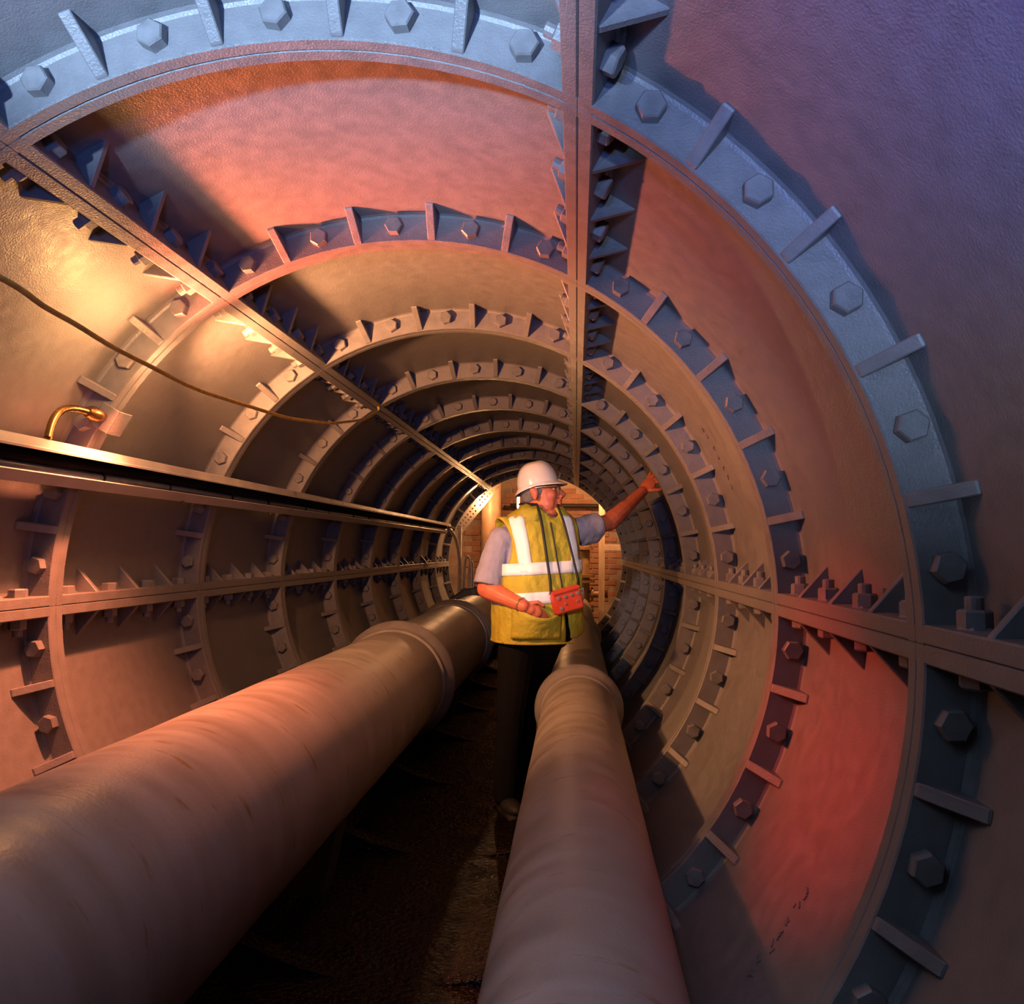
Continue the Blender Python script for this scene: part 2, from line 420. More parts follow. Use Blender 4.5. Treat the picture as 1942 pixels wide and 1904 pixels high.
# concrete saddles carrying the pipes
def saddle(cx, cz, r, y, label):
    mb = MB(); prof = []
    zb = -math.sqrt(max(.01, (RI - .004) ** 2 - cx * cx)) + .003
    hwid = .11
    pts = [(cx - hwid, zb), (cx + hwid, zb)]
    for q in range(9):
        a = D(-90 + 36 - 9 * q)
        pts.append((cx + (r + .003) * math.cos(a), cz + (r + .003) * math.sin(a)))
    mb.prism([(x, y - .06, z) for x, z in pts], (0, .12, 0))
    tag(obj('pipe_saddle', mb.mesh('pipe_saddle', M['concrete'])), label, 'pipe support', 'concrete saddles under the water mains')
for y, wd_ in ((2.6, 'nearest'), (5.2, 'middle'), (8.1, 'farthest')):
    saddle(LP[0], LP[1], LP[2], y, f'{wd_} dark concrete saddle under the large left pipe')
    saddle(RP[0], RP[1], RP[2], y, f'{wd_} dark concrete saddle under the slimmer right pipe')

# ------------------------------------------------------------------ cable tray on the left wall
TX, TZT, TZB = -.905, .435, .322
ty0, ty1 = -1.2, 8.75
tray = tag(empty('cable_tray', (0, ty0, 0)), 'long metal cable trough fixed along the left tunnel wall', 'cable tray')
mb = MB()
xb = -.972
XL = -.934
prof = [(xb, TZB + .002), (-.957, TZB - .002), (-.936, TZB + .027), (-.937, TZB + .030), (-.942, TZB + .028), (-.959, TZB + .005), (xb + .003, TZB + .008),
        (xb + .003, TZT - .006), (TX - .010, TZT - .008), (TX - .004, TZT - .026), (TX - .004, TZT - .030), (TX + .000, TZT - .030), (TX + .001, TZT - .024), (TX - .002, TZT - .021), (TX - .004, TZT), (TX - .012, TZT + .004), (xb, TZT)]
mb.prism([(x, 0, z) for x, z in prof], (0, ty1 - ty0, 0))
obj('channel', mb.mesh('channel', M['steel']), tray)
for j, (cx, cz, cr) in enumerate([(-.953, TZB + .040, .0125), (-.951, TZB + .0715, .0175)]):
    mb = MB(); mb.tube([(cx + .002 * math.sin(q * .9 + j), (ty1 - .05 - ty0) * q / 40, cz + .0015 * math.sin(q * 1.3 + j)) for q in range(41)], cr, 12)
    o = obj('cable', mb.mesh('cable', M['black' if j else 'blackcable'], 50), tray)  # second run is an added black filler for the shade in the slot
    if j == 0:
        y = 1.5
        while y < 8:
            mb = MB(); mb.lathe([(0, cr - .001), (0, cr + .003), (.009, cr + .003), (.009, cr - .001)], (cx, y - ty0, cz), (0, 1, 0), 14)
            obj('cable_tie', mb.mesh('cable_tie', M['black']), o); y += .27 + .12 * ((int(y * 10)) % 3)
for k in range(1, 9):
    y = Y1 + LB * (k - 1) + HT
    zc = .376; xr = -math.sqrt(RI * RI - zc * zc)
    mb = MB(); mb.box(((xb + xr) / 2 - .003, y - ty0, zc), (abs(xr - xb) + .012, .03, .05))
    obj('bracket', mb.mesh('bracket', M['steel']), tray)
mb = MB()
for y in (2.78, 3.62, 5.1):
    mb.tube([(XL - .014, y - ty0, TZB), (XL - .014, y - ty0, TZB - .014)], .006, 8)
obj('drain_plug', mb.mesh('drain_plug', M['dark']), tray)['kind'] = 'stuff'

# ------------------------------------------------------------------ gland, elbow and plate by the left wall
eb = tag(empty('conduit_elbow', (-.9, 2.2, .53)), 'bent brass conduit elbow between the flange plate and the cable trough', 'conduit')
ep = Vector((-.9, 2.2, .53))
mb = MB(); t = D(149.3); er = Vector((math.cos(t), 0, math.sin(t))); et = Vector((-math.sin(t), 0, math.cos(t)))
R = Matrix((et, Vector((0, 1, 0)), er)).transposed()
mb.box(er * 1.052 + Vector((0, 2.218, 0)) - ep, (.078, .010, .060), R); mb.box(er * 1.0245 + Vector((0, 2.25, 0)) - ep, (.078, .075, .005), R)
o = obj('fixing_plate', bevel(mb.mesh('fixing_plate', M['iron']), .002), eb); o['label'] = 'bent steel fixing plate'
mb = MB(); g0 = er * 1.055 + Vector((0, 2.21, 0)) - ep; g1 = g0 + Vector((-.004, -.07, .004))
mb.tube([g0, g0.lerp(g1, .4), g0.lerp(g1, .75), g1], [.013, .021, .021, .015], 16)
o = obj('gland', mb.mesh('gland', M['brass'], 40), eb)
mb = MB(); e0 = g1; e3 = Vector((-.916, 1.985, .444)) - ep
pts = []
for q in range(13):
    s_ = q / 12; b0 = e0; b1 = e0 + Vector((-.004, -.10, .004)); b2 = e3 + Vector((-.012, .035, .085)); b3 = e3
    pts.append(b0 * (1 - s_) ** 3 + b1 * 3 * s_ * (1 - s_) ** 2 + b2 * 3 * s_ ** 2 * (1 - s_) + b3 * s_ ** 3)
mb.tube(pts, .0105, 14); obj('elbow_tube', mb.mesh('elbow_tube', M['brass'], 40), eb)

# ------------------------------------------------------------------ sagging yellow cord
cp = [(-.515, .80, .675), (-.528, 1.05, .660), (-.542, 1.315, .642), (-.556, 1.48, .630), (-.571, 1.745, .616), (-.581, 2.158, .607), (-.555, 2.747, .630), (-.513, 3.101, .665), (-.52, 3.60, .76), (-.540, 4.00, .868), (-.548, 4.05, .905)]
pts = []
for a in range(len(cp) - 1):
    p0, p1, p2, p3 = (Vector(cp[max(0, min(len(cp) - 1, a + d))]) for d in (-1, 0, 1, 2))
    for q in range(6):
        s_ = q / 6
        pts.append(.5 * ((2 * p1) + (p2 - p0) * s_ + (2 * p0 - 5 * p1 + 4 * p2 - p3) * s_ ** 2 + (3 * p1 - p0 - 3 * p2 + p3) * s_ ** 3) + Vector((0, 0, .0015 * math.sin(a * 6 + q))))
pts.append(Vector(cp[-1]))
mb = MB(); mb.tube(pts, .006, 10)
tag(obj('hanging_cord', mb.mesh('hanging_cord', M['yellowcord'], 60)), 'dirty yellow cord sagging across the upper left of the tunnel', 'cord')

# ------------------------------------------------------------------ shaft behind the tunnel mouth
YB = 11.4
bw = tag(empty('wall_back', (0, YB, 0)), 'sooty brick wall closing the shaft behind the worker', None, None, 'structure')
mb = MB(); mb.box((0, .132, .1), (3.3, .3, 3.0)); obj('mortar_bed', mb.mesh('mortar_bed', M['mortar']), bw)
bricks = []
for v_ in range(4):
    mb = MB(); mb.box((0, 0, 0), (.222 - .004 * v_, .06, .066)); me = bevel(mb.mesh('brick', M['brick']), .006)
    q = random.Random(v_)
    for p in me.vertices: p.co += Vector((q.uniform(-.003, .003), q.uniform(-.004, .004), q.uniform(-.003, .003)))
    bricks.append(me)
z = -.86; row = 0
while z < 1.06:
    x = -1.02 + (.117 if row % 2 else 0)
    while x < 1.12:
        if x * x + z * z < 1.22:
            obj('brick', bricks[rnd.randrange(4)], bw, (x, rnd.uniform(-.008, .006), z), (0, rnd.uniform(-.02, .02), rnd.uniform(-.02, .02)))
        x += .235
    z += .078; row += 1
def slab(nm, c, size, m, lab):
    mb = MB(); mb.box(c, size); tag(obj(nm, mb.mesh(nm, M[m])), lab, None, None, 'structure')
slab('wall_shaft_left', (-1.65, 10.55, .1), (.1, 1.9, 3.0), 'plaster', 'dark left side wall of the shaft')
slab('wall_shaft_right', (1.65, 10.55, .1), (.1, 1.9, 3.0), 'plaster', 'dark right side wall of the shaft')
slab('floor_shaft', (0, 10.55, -1.25), (3.3, 1.9, .1), 'plaster', 'dark floor of the shaft')
slab('ceiling_shaft', (0, 10.55, 1.62), (3.3, 1.9, .1), 'plaster', 'dark ceiling of the shaft')

# tall brown pipe rising in the shaft
vp = tag(empty('standpipe', (-.63, 10.35, -1.2)), 'tall brown vertical pipe standing left of the worker in the shaft', 'pipe')
mb = MB(); mb.lathe([(0, .13), (2.5, .13)], (0, 0, 0), (0, 0, 1), 32); obj('pipe_section', mb.mesh('pipe_section', M['shaftpipe'], 40), vp)
mb = MB(); mb.lathe([(0, .12), (0, .17), (.05, .17), (.05, .12)], (0, 0, .08), (0, 0, 1), 32); obj('pipe_flange', mb.mesh('pipe_flange', M['shaftpipe'], 40), vp)
# flanged riser with valve at the right
rv = tag(empty('flanged_riser', (.60, 10.3, -1.2)), 'brown flanged iron riser half hidden behind the yellow vest', 'pipe')
mb = MB(); mb.lathe([(0, .085), (1.50, .085), (1.55, .06), (1.57, .02)], (0, 0, 0), (0, 0, 1), 24); obj('pipe_section', mb.mesh('pipe_section', M['valve'], 40), rv)
for zz, rr in ((.55, .14), (.60, .14), (.93, .15), (1.00, .15), (1.36, .125)):
    mb = MB(); mb.lathe([(0, .08), (0, rr), (.035, rr), (.035, .08)], (0, 0, zz), (0, 0, 1), 24); obj('pipe_flange', mb.mesh('pipe_flange', M['valve'], 40), rv)
mb = MB(); mb.tube([(-.075, -.9, .608), (-.075, -.5, .608), (-.06, -.2, .58), (0, 0, .5)], [.171, .171, .16, .1], 24); obj('bend', mb.mesh('bend', M['valve'], 40), rv)
mb = MB(); mb.tube([(.0, 0, .78), (.32, 0, .78)], .045, 14); mb.lathe([(0, .05), (0, .09), (.03, .09), (.03, .05)], (.10, 0, .78), (1, 0, 0), 18); obj('side_branch', mb.mesh('side_branch', M['valve'], 40), rv)
# horizontal pipe high on the back wall
mb = MB(); mb.tube([(-.45, 11.25, .79), (1.5, 11.25, .79)], .03, 12)
tag(obj('wall_pipe', mb.mesh('wall_pipe', M['dark'], 40)), 'dark thin horizontal pipe along the back brick wall', 'pipe')
# timber post and rail
tp = tag(empty('timber_post', (.835, 10.15, -1.2)), 'bare timber post with a short side rail at the right of the shaft', 'post')
mb = MB(); mb.box((0, 0, 1.06), (.078, .06, 2.12)); obj('post', bevel(mb.mesh('post', M['timber']), .003), tp)
mb = MB(); mb.box((.155, -.01, 1.39), (.235, .05, .078)); obj('rail', bevel(mb.mesh('rail', M['timber']), .003), tp)
# perforated steel panel leaning round the upper left of the mouth
pp = tag(empty('perforated_panel', (-.80, 9.83, .72)), 'pale perforated steel panel slanting up at the tunnel mouth', 'panel')
ax = Vector((.40, .0, .50)).normalized(); ay = Vector((.78, .35, -.62)).normalized(); ay = (ay - ax * ay.dot(ax)).normalized(); an = ax.cross(ay)
Rp = Matrix((ax, ay, an)).transposed()
mb = MB()
for q in range(5):
    mb.box(Rp @ Vector((0, -.10 + .05 * q, 0)), (.74, .026, .006), Rp)
for q in range(16):
    mb.box(Rp @ Vector((-.36 + .048 * q, 0, 0)), (.024, .225, .005), Rp)
obj('mesh_plate', mb.mesh('mesh_plate', M['greysteel']), pp)
for s_ in (-1, 1):
    mb = MB(); mb.box(Rp @ Vector((0, .115 * s_, .01)), (.76, .012, .035), Rp); obj('edge_strip', mb.mesh('edge_strip', M['greysteel']), pp)
mb = MB(); mb.box((-.17, .03, -1.06), (.04, .04, 1.72)); obj('leg', mb.mesh('leg', M['greysteel']), pp)
# tube lamps
def tube_lamp(x, y, z, ln, r, label):
    t_ = tag(empty('tube_lamp', (x, y, z)), label, 'lamp', 'glowing tube lamps in the shaft')
    mb = MB(); mb.lathe([(0, r * .5), (.01, r), (ln - .01, r), (ln, r * .5)], (0, 0, -ln / 2), (0, 0, 1), 12); obj('tube', mb.mesh('tube', M['lamp'], 40), t_)
    mb = MB(); mb.lathe([(0, r * 1.15), (.03, r * 1.15)], (0, 0, ln / 2 - .005), (0, 0, 1), 12); obj('cap', mb.mesh('cap', M['steel'], 40), t_)
    mb = MB(); mb.tube([(0, 0, ln / 2 + .02), (0, .0, 1.575 - z)], .006, 6); obj('cord', mb.mesh('cord', M['black']), t_)
tube_lamp(-.262, 10.3, .80, .205, .019, 'glowing white tube lamp hanging right behind the hard hat')
tube_lamp(-.80, 10.25, .735, .085, .013, 'short glowing tube lamp at the left edge of the brown standpipe')
# hoses dropping from the tray end
def hose(pts, r, label):
    mb = MB(); q = []
    for a in range(len(pts) - 1):
        p0, p1, p2, p3 = (Vector(pts[max(0, min(len(pts) - 1, a + d))]) for d in (-1, 0, 1, 2))
        for i in range(8):
            s_ = i / 8; q.append(.5 * ((2 * p1) + (p2 - p0) * s_ + (2 * p0 - 5 * p1 + 4 * p2 - p3) * s_ ** 2 + (3 * p1 - p0 - 3 * p2 + p3) * s_ ** 3))
    q.append(Vector(pts[-1])); mb.tube(q, r, 10)
    tag(obj('hose', mb.mesh('hose', M['hose'], 60)), label, 'hose', 'grey hoses dropping to the left pipe')
hose([(-.93, 8.77, .372), (-.91, 8.82, .35), (-.86, 8.87, .24), (-.82, 8.9, 0), (-.81, 8.9, -.25), (-.80, 8.9, -.60), (-.80, 8.9, -.74)], .019, 'pale grey hose dropping from the end of the cable trough')
hose([(-.80, 9.0, -.70), (-.79, 9.02, -.2), (-.78, 9.05, .02), (-.745, 9.06, .06), (-.72, 9.05, -.05), (-.715, 9.04, -.2), (-.715, 9.0, -.70)], .013, 'looped grey hose standing behind the left pipe coupling')
hose([(-.77, 9.2, -.73), (-.76, 9.21, -.2), (-.745, 9.2, -.03), (-.72, 9.2, .0), (-.71, 9.2, -.12), (-.71, 9.2, -.3), (-.71, 9.2, -.70)], .012, 'shorter looped grey hose beside the taller hose loop')

# ------------------------------------------------------------------ the worker
PX, PY, PZ = .27, 3.80, -1.086
man = tag(empty('person', (PX, PY, PZ)), 'stocky worker in hard hat and yellow vest, one hand raised to the right wall', 'person')
YAW = D(26); cY, sY = math.cos(YAW), math.sin(YAW)
def interp(tab, z):
    if z <= tab[0][0]: return tab[0][1:]
    for a, b in zip(tab[:-1], tab[1:]):
        if z <= b[0]:
            s_ = (z - a[0]) / (b[0] - a[0]); s_ = s_ * s_ * (3 - 2 * s_) if False else s_
            return tuple(p + (q - p) * s_ for p, q in zip(a[1:], b[1:]))
    return tab[-1][1:]
# z, cx, cy, half width, half depth
TOR = [(.80, .050, .0, .205, .165), (.88, .052, .0, .208, .170), (.98, .052, -.004, .208, .178), (1.08, .052, -.004, .203, .172), (1.18, .052, .0, .199, .158),
       (1.28, .052, .006, .198, .146), (1.345, .054, .01, .190, .132), (1.385, .057, .012, .172, .118), (1.415, .060, .012, .130, .102), (1.440, .062, .010, .088, .086), (1.47, .066, .008, .077, .077), (1.50, .07, .006, .074, .075)]
def tor(th, z, off=0.0):
    """point on the torso: th = 0 front, +90 deg the man's left (picture right)"""
    cx, cy, a, b = interp(TOR, z); a += off; b += off
    e = 2 / 2.5
    s_, c_ = math.sin(th), math.cos(th)
    xb = a * math.copysign(abs(s_) ** e, s_); yb = -b * math.copysign(abs(c_) ** e, c_)
    return Vector((cx + xb * cY - yb * sY, cy + xb * sY + yb * cY, z))
def th_of(xb, z, off=0.0):
    a = interp(TOR, z)[2] + off; q = max(-1, min(1, xb / a)); e = 2.5 / 2
    return math.asin(math.copysign(abs(q) ** e, q))
def front(xb, z, off=0.0): return tor(th_of(xb, z, off), z, off)
def zipx(z): return .0 + .075 * max(0, min(1, (1.36 - z) / .5)) 

def rotz(v): return Vector((v[0] * cY - v[1] * sY, v[0] * sY + v[1] * cY, v[2]))
# --- body: head, neck, trunk, arms and hands in one skin
HC = Vector((.040, -.004, 1.512)); ha = D(6)          # facing +x, a little to the camera
pitch = D(8)
hf = Vector((math.cos(ha) * math.cos(pitch), -math.sin(ha) * math.cos(pitch), math.sin(pitch))).normalized()
hs = Vector((-math.sin(ha), -math.cos(ha), 0)).normalized()      # towards the camera side
hu = hs.cross(hf); hu = hu if hu.z > 0 else -hu
HR = Matrix((hf, hs, hu)).transposed()
def hp(f, s, u): return HC + HR @ Vector((f, s, u))
b = MB()
def hb(f, s, u, r): b.ball(hp(f, s, u), r, HR, 18)
hb(.008, 0, .045, (.086, .077, .098)); hb(.045, 0, -.02, (.066, .065, .085)); hb(.055, 0, -.072, (.053, .052, .040))
hb(.094, 0, -.090, (.024, .026, .022)); hb(.045, 0, -.102, (.058, .054, .032))
for s_ in (-1, 1):
    hb(.046, .040 * s_, -.055, (.046, .025, .046)); hb(.070, .033 * s_, -.018, (.036, .028, .034))
    hb(.006, .079 * s_, .000, (.019, .011, .034)); hb(.001, .083 * s_, .012, (.019, .009, .020)); hb(.006, .080 * s_, -.026, (.010, .008, .012))
    hb(.122, .012 * s_, -.030, (.013, .010, .009))
hb(.098, 0, .028, (.018, .048, .014))
b.cap(hp(.104, 0, .018), hp(.128, 0, -.018), .010, .015); hb(.131, 0, -.022, (.016, .015, .014))
hb(.110, 0, -.048, (.015, .026, .008)); hb(.108, 0, -.064, (.015, .023, .008)); hb(.094, 0, -.056, (.016, .030, .016))
b.cap(hp(.010, 0, -.06), (.070, .004, 1.36), .062, .072)
# trunk core under the clothes
for a, c_ in ((.88, 1.0), (1.0, 1.12), (1.12, 1.25)):
    b.ball((.052, .0, (a + c_) / 2), (.14, .115, .10), Matrix.Rotation(YAW, 3, 'Z'))
b.cap((-.06, -.05, 1.325), (.17, .065, 1.325), .040, .040)
# right arm (picture left) down to the vest pocket
SHR = rotz((-.208, .0, 0)) + Vector((.052, .005, 1.288)); ELR = Vector((-.178, -.125, 1.055)); WRR = Vector((.000, -.232, .985))
b.cap(SHR.lerp(ELR, .06), ELR, .042, .044); b.cap(ELR, WRR, .050, .031)
b.cap(ELR.lerp(WRR, .1), ELR.lerp(WRR, .45), .050, .043)
PMR = Vector((.056, -.214, .956)); b.cap(WRR.lerp(ELR, .1), WRR.lerp(PMR, .6), .031, .027); b.ball(WRR.lerp(PMR, .8), (.044, .020, .032), Matrix.Rotation(D(24), 3, 'Y'))
for q, (dz, ln) in enumerate(((.022, .075), (.007, .082), (-.009, .078), (-.024, .062))):
    f0 = PMR + Vector((.002, .002, dz)); f1 = f0 + Vector((ln * .46, .022, -.026)); f2 = f1 + Vector((ln * .28, .020, -.030))
    b.cap(f0, f1, .0088, .0082, 10); b.cap(f1, f2, .0082, .007, 10)
t0_ = WRR.lerp(PMR, .5) + Vector((0, -.006, .026)); b.cap(t0_, t0_ + Vector((.038, -.002, .006)), .0105, .0095, 10); b.cap(t0_ + Vector((.038, -.002, .006)), t0_ + Vector((.062, .004, -.010)), .0095, .008, 10)
# left arm (picture right) stretched to the wall
SHL = rotz((.205, .0, 0)) + Vector((.052, .005, 1.335)); ELL = Vector((.405, .235, 1.385)); WRL = Vector((.588, .405, 1.555))
b.cap(SHL, ELL, .052, .043); b.cap(ELL, WRL, .047, .029); b.cap(ELL.lerp(WRL, .12), ELL.lerp(WRL, .45), .047, .041)
hd = (Vector((.672, .450, 1.652)) - WRL).normalized(); hn = Vector((-.35, -.80, .15)); hn = (hn - hd * hn.dot(hd)).normalized(); hw_ = hd.cross(hn)
RH = Matrix((hd, hw_, hn)).transposed()
PC = WRL + hd * .052
b.ball(PC, (.054, .040, .016), RH)
for q, (o_, ln, sp) in enumerate(((.030, .072, .22), (.011, .082, .07), (-.009, .078, -.07), (-.028, .060, -.24))):
    dr = (hd + hw_ * sp).normalized()
    f0 = PC + hd * .042 + hw_ * o_; f1 = f0 + dr * ln * .42 + hn * .004; f2 = f1 + (dr - hn * .15).normalized() * ln * .33; f3 = f2 + (dr - hn * .5).normalized() * ln * .27
    b.cap(f0, f1, .0092, .0085, 10); b.cap(f1, f2, .0085, .0078, 10); b.cap(f2, f3, .0078, .0068, 10)
tb = PC - hd * .018 - hw_ * .034 * (1 if hw_.z > 0 else -1); dw = -hw_ * (1 if hw_.z > 0 else -1)
t1_ = tb + (hd * .6 + dw * .8).normalized() * .040; t2_ = t1_ + (hd * .85 + dw * .5).normalized() * .030
b.cap(tb, t1_, .0125, .010, 10); b.cap(t1_, t2_, .010, .008, 10)
body = remesh(b, 'body', M['skin'], .0038, 5, .5, man)

# --- hair
b = MB()
hb(.000, 0, .020, (.079, .0785, .076)); hb(-.032, 0, -.018, (.040, .060, .036))
for s_ in (-1, 1): hb(.016, .074 * s_, .040, (.016, .008, .026))
o = remesh(b, 'hair', M['hair'], .006, 3, .5, man); o['label'] = 'short grey hair below the hard hat'
# --- eyes and glasses
for s_ in (-1, 1):
    mb = MB(); mb.ball(hp(.089, .030 * s_, .004), .0125, HR, 12); mb.cur = 1; mb.ball(hp(.098, .030 * s_, .003), (.005, .006, .006), HR, 8)
    obj('eye', mb.mesh('eye', [M['eyewhite'], M['dark']], 60), man)
gl = empty('glasses'); gl.parent = man
for s_ in (-1, 1):
    mb = MB(); mb.tube([hp(.005, .086 * s_, .022), hp(.05, .083 * s_, .022), hp(.112, .064 * s_, .018)], .0024, 8); obj('temple', mb.mesh('temple', M['frame'], 60), gl)
    mb = MB(); mb.lathe([(0, .023), (.002, .023)], hp(.117, .034 * s_, .000), hf, 20); obj('lens', mb.mesh('lens', M['lens']), gl)
    mb = MB(); mb.tube([hp(.118, .034 * s_, 0) + HR @ Vector((0, .0235 * math.cos(a * PI / 10), .021 * math.sin(a * PI / 10))) for a in range(21)], .0018, 6); obj('rim', mb.mesh('rim', M['frame'], 60), gl)
mb = MB(); mb.tube([hp(.120, -.012, .004), hp(.124, 0, .008), hp(.120, .012, .004)], .002, 6); obj('bridge', mb.mesh('bridge', M['frame'], 60), gl)

# --- hard hat
HT0 = HC + HR @ Vector((.018, 0, .042))
tilt = D(4); Hf = (hf * math.cos(tilt) + hu * math.sin(tilt)).normalized(); Hu = (hu * math.cos(tilt) - hf * math.sin(tilt)).normalized()
HM = Matrix((Hf, hs, Hu)).transposed()
def hh(f, s, u): return HT0 + HM @ Vector((f, s, u))
hat = empty('hard_hat'); hat.parent = man; hat['label'] = 'glossy white hard hat with a short peak'
mb = MB(); N_ = 40; rings = []
for j in range(15):
    q = j / 14; th = q * PI / 2
    rr = math.cos(th) ** .72; uu = .118 * math.sin(th) ** .95 - .006
    ring = []
    for a in range(N_):
        ph = 2 * PI * a / N_; f, s_ = math.cos(ph), math.sin(ph)
        rid = .006 * math.exp(-(s_ * rr * .098 / .016) ** 2) * math.sin(th) ** .5 if rr > .02 else .006
        ring.append(hh((.102 * f - .002) * max(rr, .001), .099 * s_ * max(rr, .001), uu + rid))
    rings.append(ring)
mb.loft(rings, True, True)
obj('shell', mb.mesh('shell', M['hat'], 50), hat)
mb = MB(); rin, rout, rin2, rout2 = [], [], [], []
for a in range(N_):
    ph = 2 * PI * a / N_; f, s_ = math.cos(ph), math.sin(ph)
    pk = max(0, f) ** 1.6
    ext = .009 + .032 * pk + .010 * max(0, -f) ** 2
    drop = -.010 - .012 * pk - .020 * max(0, -f) ** 1.5
    base = (.102 * f - .002, .099 * s_); n_ = Vector((f / .102, s_ / .099, 0)).normalized()
    rin.append(hh(base[0] - n_.x * .004, base[1] - n_.y * .004, .004)); rout.append(hh(base[0] + n_.x * ext, base[1] + n_.y * ext, drop))
    rout2.append(hh(base[0] + n_.x * ext, base[1] + n_.y * ext, drop - .005)); rin2.append(hh(base[0] - n_.x * .004, base[1] - n_.y * .004, -.010))
mb.loft([rin, rout, rout2, rin2, rin], True, False)
obj('brim', mb.mesh('brim', M['hat'], 50), hat)

# --- shirt: trunk shell and sleeves
b = MB()
rings = []
for j in range(16):
    z = 1.0 + .40 * j / 15; rings.append([tor(2 * PI * a / 32, z, -.014) for a in range(32)])
b.loft(rings)
def sleeve(p0, p1, p2, r0, r1, r2):
    b.cap(p0, p1, r0, r1, 18)
    d = (p2 - p1).normalized(); b.lathe([(-.01, r1 * .9), (0, r1), ((p2 - p1).length, r2), ((p2 - p1).length + .001, r2 - .006)], p1, d, 20)
e1 = SHR.lerp(ELR, .93); sleeve(SHR + Vector((.018, 0, -.004)), SHR.lerp(ELR, .45), e1, .066, .066, .074)
e2 = SHL.lerp(ELL, .62); sleeve(SHL + Vector((-.02, -.01, -.004)), SHL.lerp(ELL, .22), e2, .066, .064, .070)
dd = (ELL - SHL); b.lathe([(0, .05), (dd.length * .47, .050)], SHL.lerp(ELL, .15) + Vector((-.004, 0, -.036)), dd, 16)
shirt = remesh(b, 'shirt', M['shirt'], .006, 4, .5, man); shirt['label'] = 'lavender grey short sleeved shirt'
for p in shirt.data.vertices:
    nz = noise.noise(p.co * 26) * .0035 + noise.noise(Vector((p.co.x * 60, p.co.y * 60, p.co.z * 22))) * .002
    p.co += p.normal * nz

# --- trousers and boots
b = MB()
HPL, HPR = Vector((.105, .05, .86)), Vector((-.035, -.05, .86))
KL, KR = Vector((-.015, .09, .48)), Vector((-.065, -.10, .48))
AL, AR = Vector((-.020, .12, .10)), Vector((-.085, -.10, .10))
b.ball((.055, 0, .86), (.19, .155, .12), Matrix.Rotation(YAW, 3, 'Z'))
for h_, k_, a_ in ((HPL, KL, AL), (HPR, KR, AR)):
    b.cap(h_, k_, .098, .068); b.cap(k_, a_, .066, .060)
trs = remesh(b, 'trousers', M['black'], .008, 5, .5, man); trs['label'] = 'loose black trousers'
for a_ in (AL, AR):
    b = MB(); d = rotz((.0, -1, 0)); fx = Matrix((d, rotz((1, 0, 0)), (0, 0, 1))).transposed()
    b.ball(a_ + Vector((0, 0, -.01)), (.052, .044, .065)); b.ball(a_ + d * .07 + Vector((0, 0, -.034)), (.095, .044, .036), fx); b.box(a_ + d * .045 + Vector((0, 0, -.066)), (.22, .078, .014), fx)
    o = remesh(b, 'boot', M['boot'], .006, 3, .5, man)

# --- hi-vis vest
def vest_mesh():
    mb = MB(); NT, NZ = 128, 84; z0, z1 = .806, 1.448
    idx = {}
    vs, fs, mi = [], [], []
    for j in range(NZ + 1):
        z = z0 + (z1 - z0) * j / NZ
        for a in range(NT):
            th = -PI + 2 * PI * (a + .5) / NT
            th += th_of(zipx(z), z) * max(0, math.cos(th)) ** 2
            wr = noise.noise(Vector((math.sin(th) * 3.2, math.cos(th) * 3.2, z * 9))) * .007 + noise.noise(Vector((math.sin(th) * 9, math.cos(th) * 9, z * 16 + 5))) * .0055
            vs.append(tor(th, z, .008 + wr * (1 if z < 1.36 else .4)))
    def inside(j, a):
        z = z0 + (z1 - z0) * (j + .5) / NZ; tb_ = -PI + 2 * PI * (a + 1.0) / NT
        th = tb_ + th_of(zipx(z), z) * max(0, math.cos(tb_)) ** 2
        cx, cy, A, B = interp(TOR, z)
        xb = A * math.copysign(abs(math.sin(th)) ** .8, math.sin(th)); fr = math.cos(th) > 0
        # armholes
        ah = .168 + .03 * max(0, (1.26 - z) / .16) ** 2 if z > 1.10 else 9
        if abs(xb) > ah and z < 1.40: return False
        # front opening below the box
        if fr:
            g = .004 + .030 * max(0, (.96 - z) / .15) ** 1.3 if z < .96 else 0
            zx = zipx(z)
            if -.03 < tb_ < .03 + g * 3.5 and z < .96: return False
            # hem of the left front panel (picture right) is pulled up and rounded
            if xb > zx + .0 and z < .832 + .03 * max(0, (xb - zx - .06) / .1): return False
            # v neck
            if z > 1.385 and abs(xb - .02) < (z - 1.385) * 1.1: return False
        return True
    for j in range(NZ):
        for a in range(NT):
            if inside(j, a):
                k = (a + 1) % NT
                fs.append((j * NT + a, j * NT + k, (j + 1) * NT + k, (j + 1) * NT + a))
    mb.add(vs, fs)
    me = mb.mesh('vest', M['hivis'])
    bm = bmesh.new(); bm.from_mesh(me); bmesh.ops.delete(bm, geom=[v for v in bm.verts if not v.link_faces], context='VERTS')
    bmesh.ops.recalc_face_normals(bm, faces=bm.faces)
    for it in range(8):
        new = {}
        for v in bm.verts:
            if v.is_boundary and v.co.z > .83:
                nb = [e.other_vert(v).co for e in v.link_edges if e.is_boundary]
                if len(nb) == 2: new[v] = v.co * .4 + (nb[0] + nb[1]) * .3
        for v, c_ in new.items(): v.co = c_
    bm.to_mesh(me); bm.free()
    return me
vest = obj('vest', vest_mesh(), man); vest['label'] = 'sleeveless yellow vest'
sm = vest.modifiers.new('s', 'SOLIDIFY'); sm.thickness = .007; sm.offset = 0
shade(vest.data, 60)
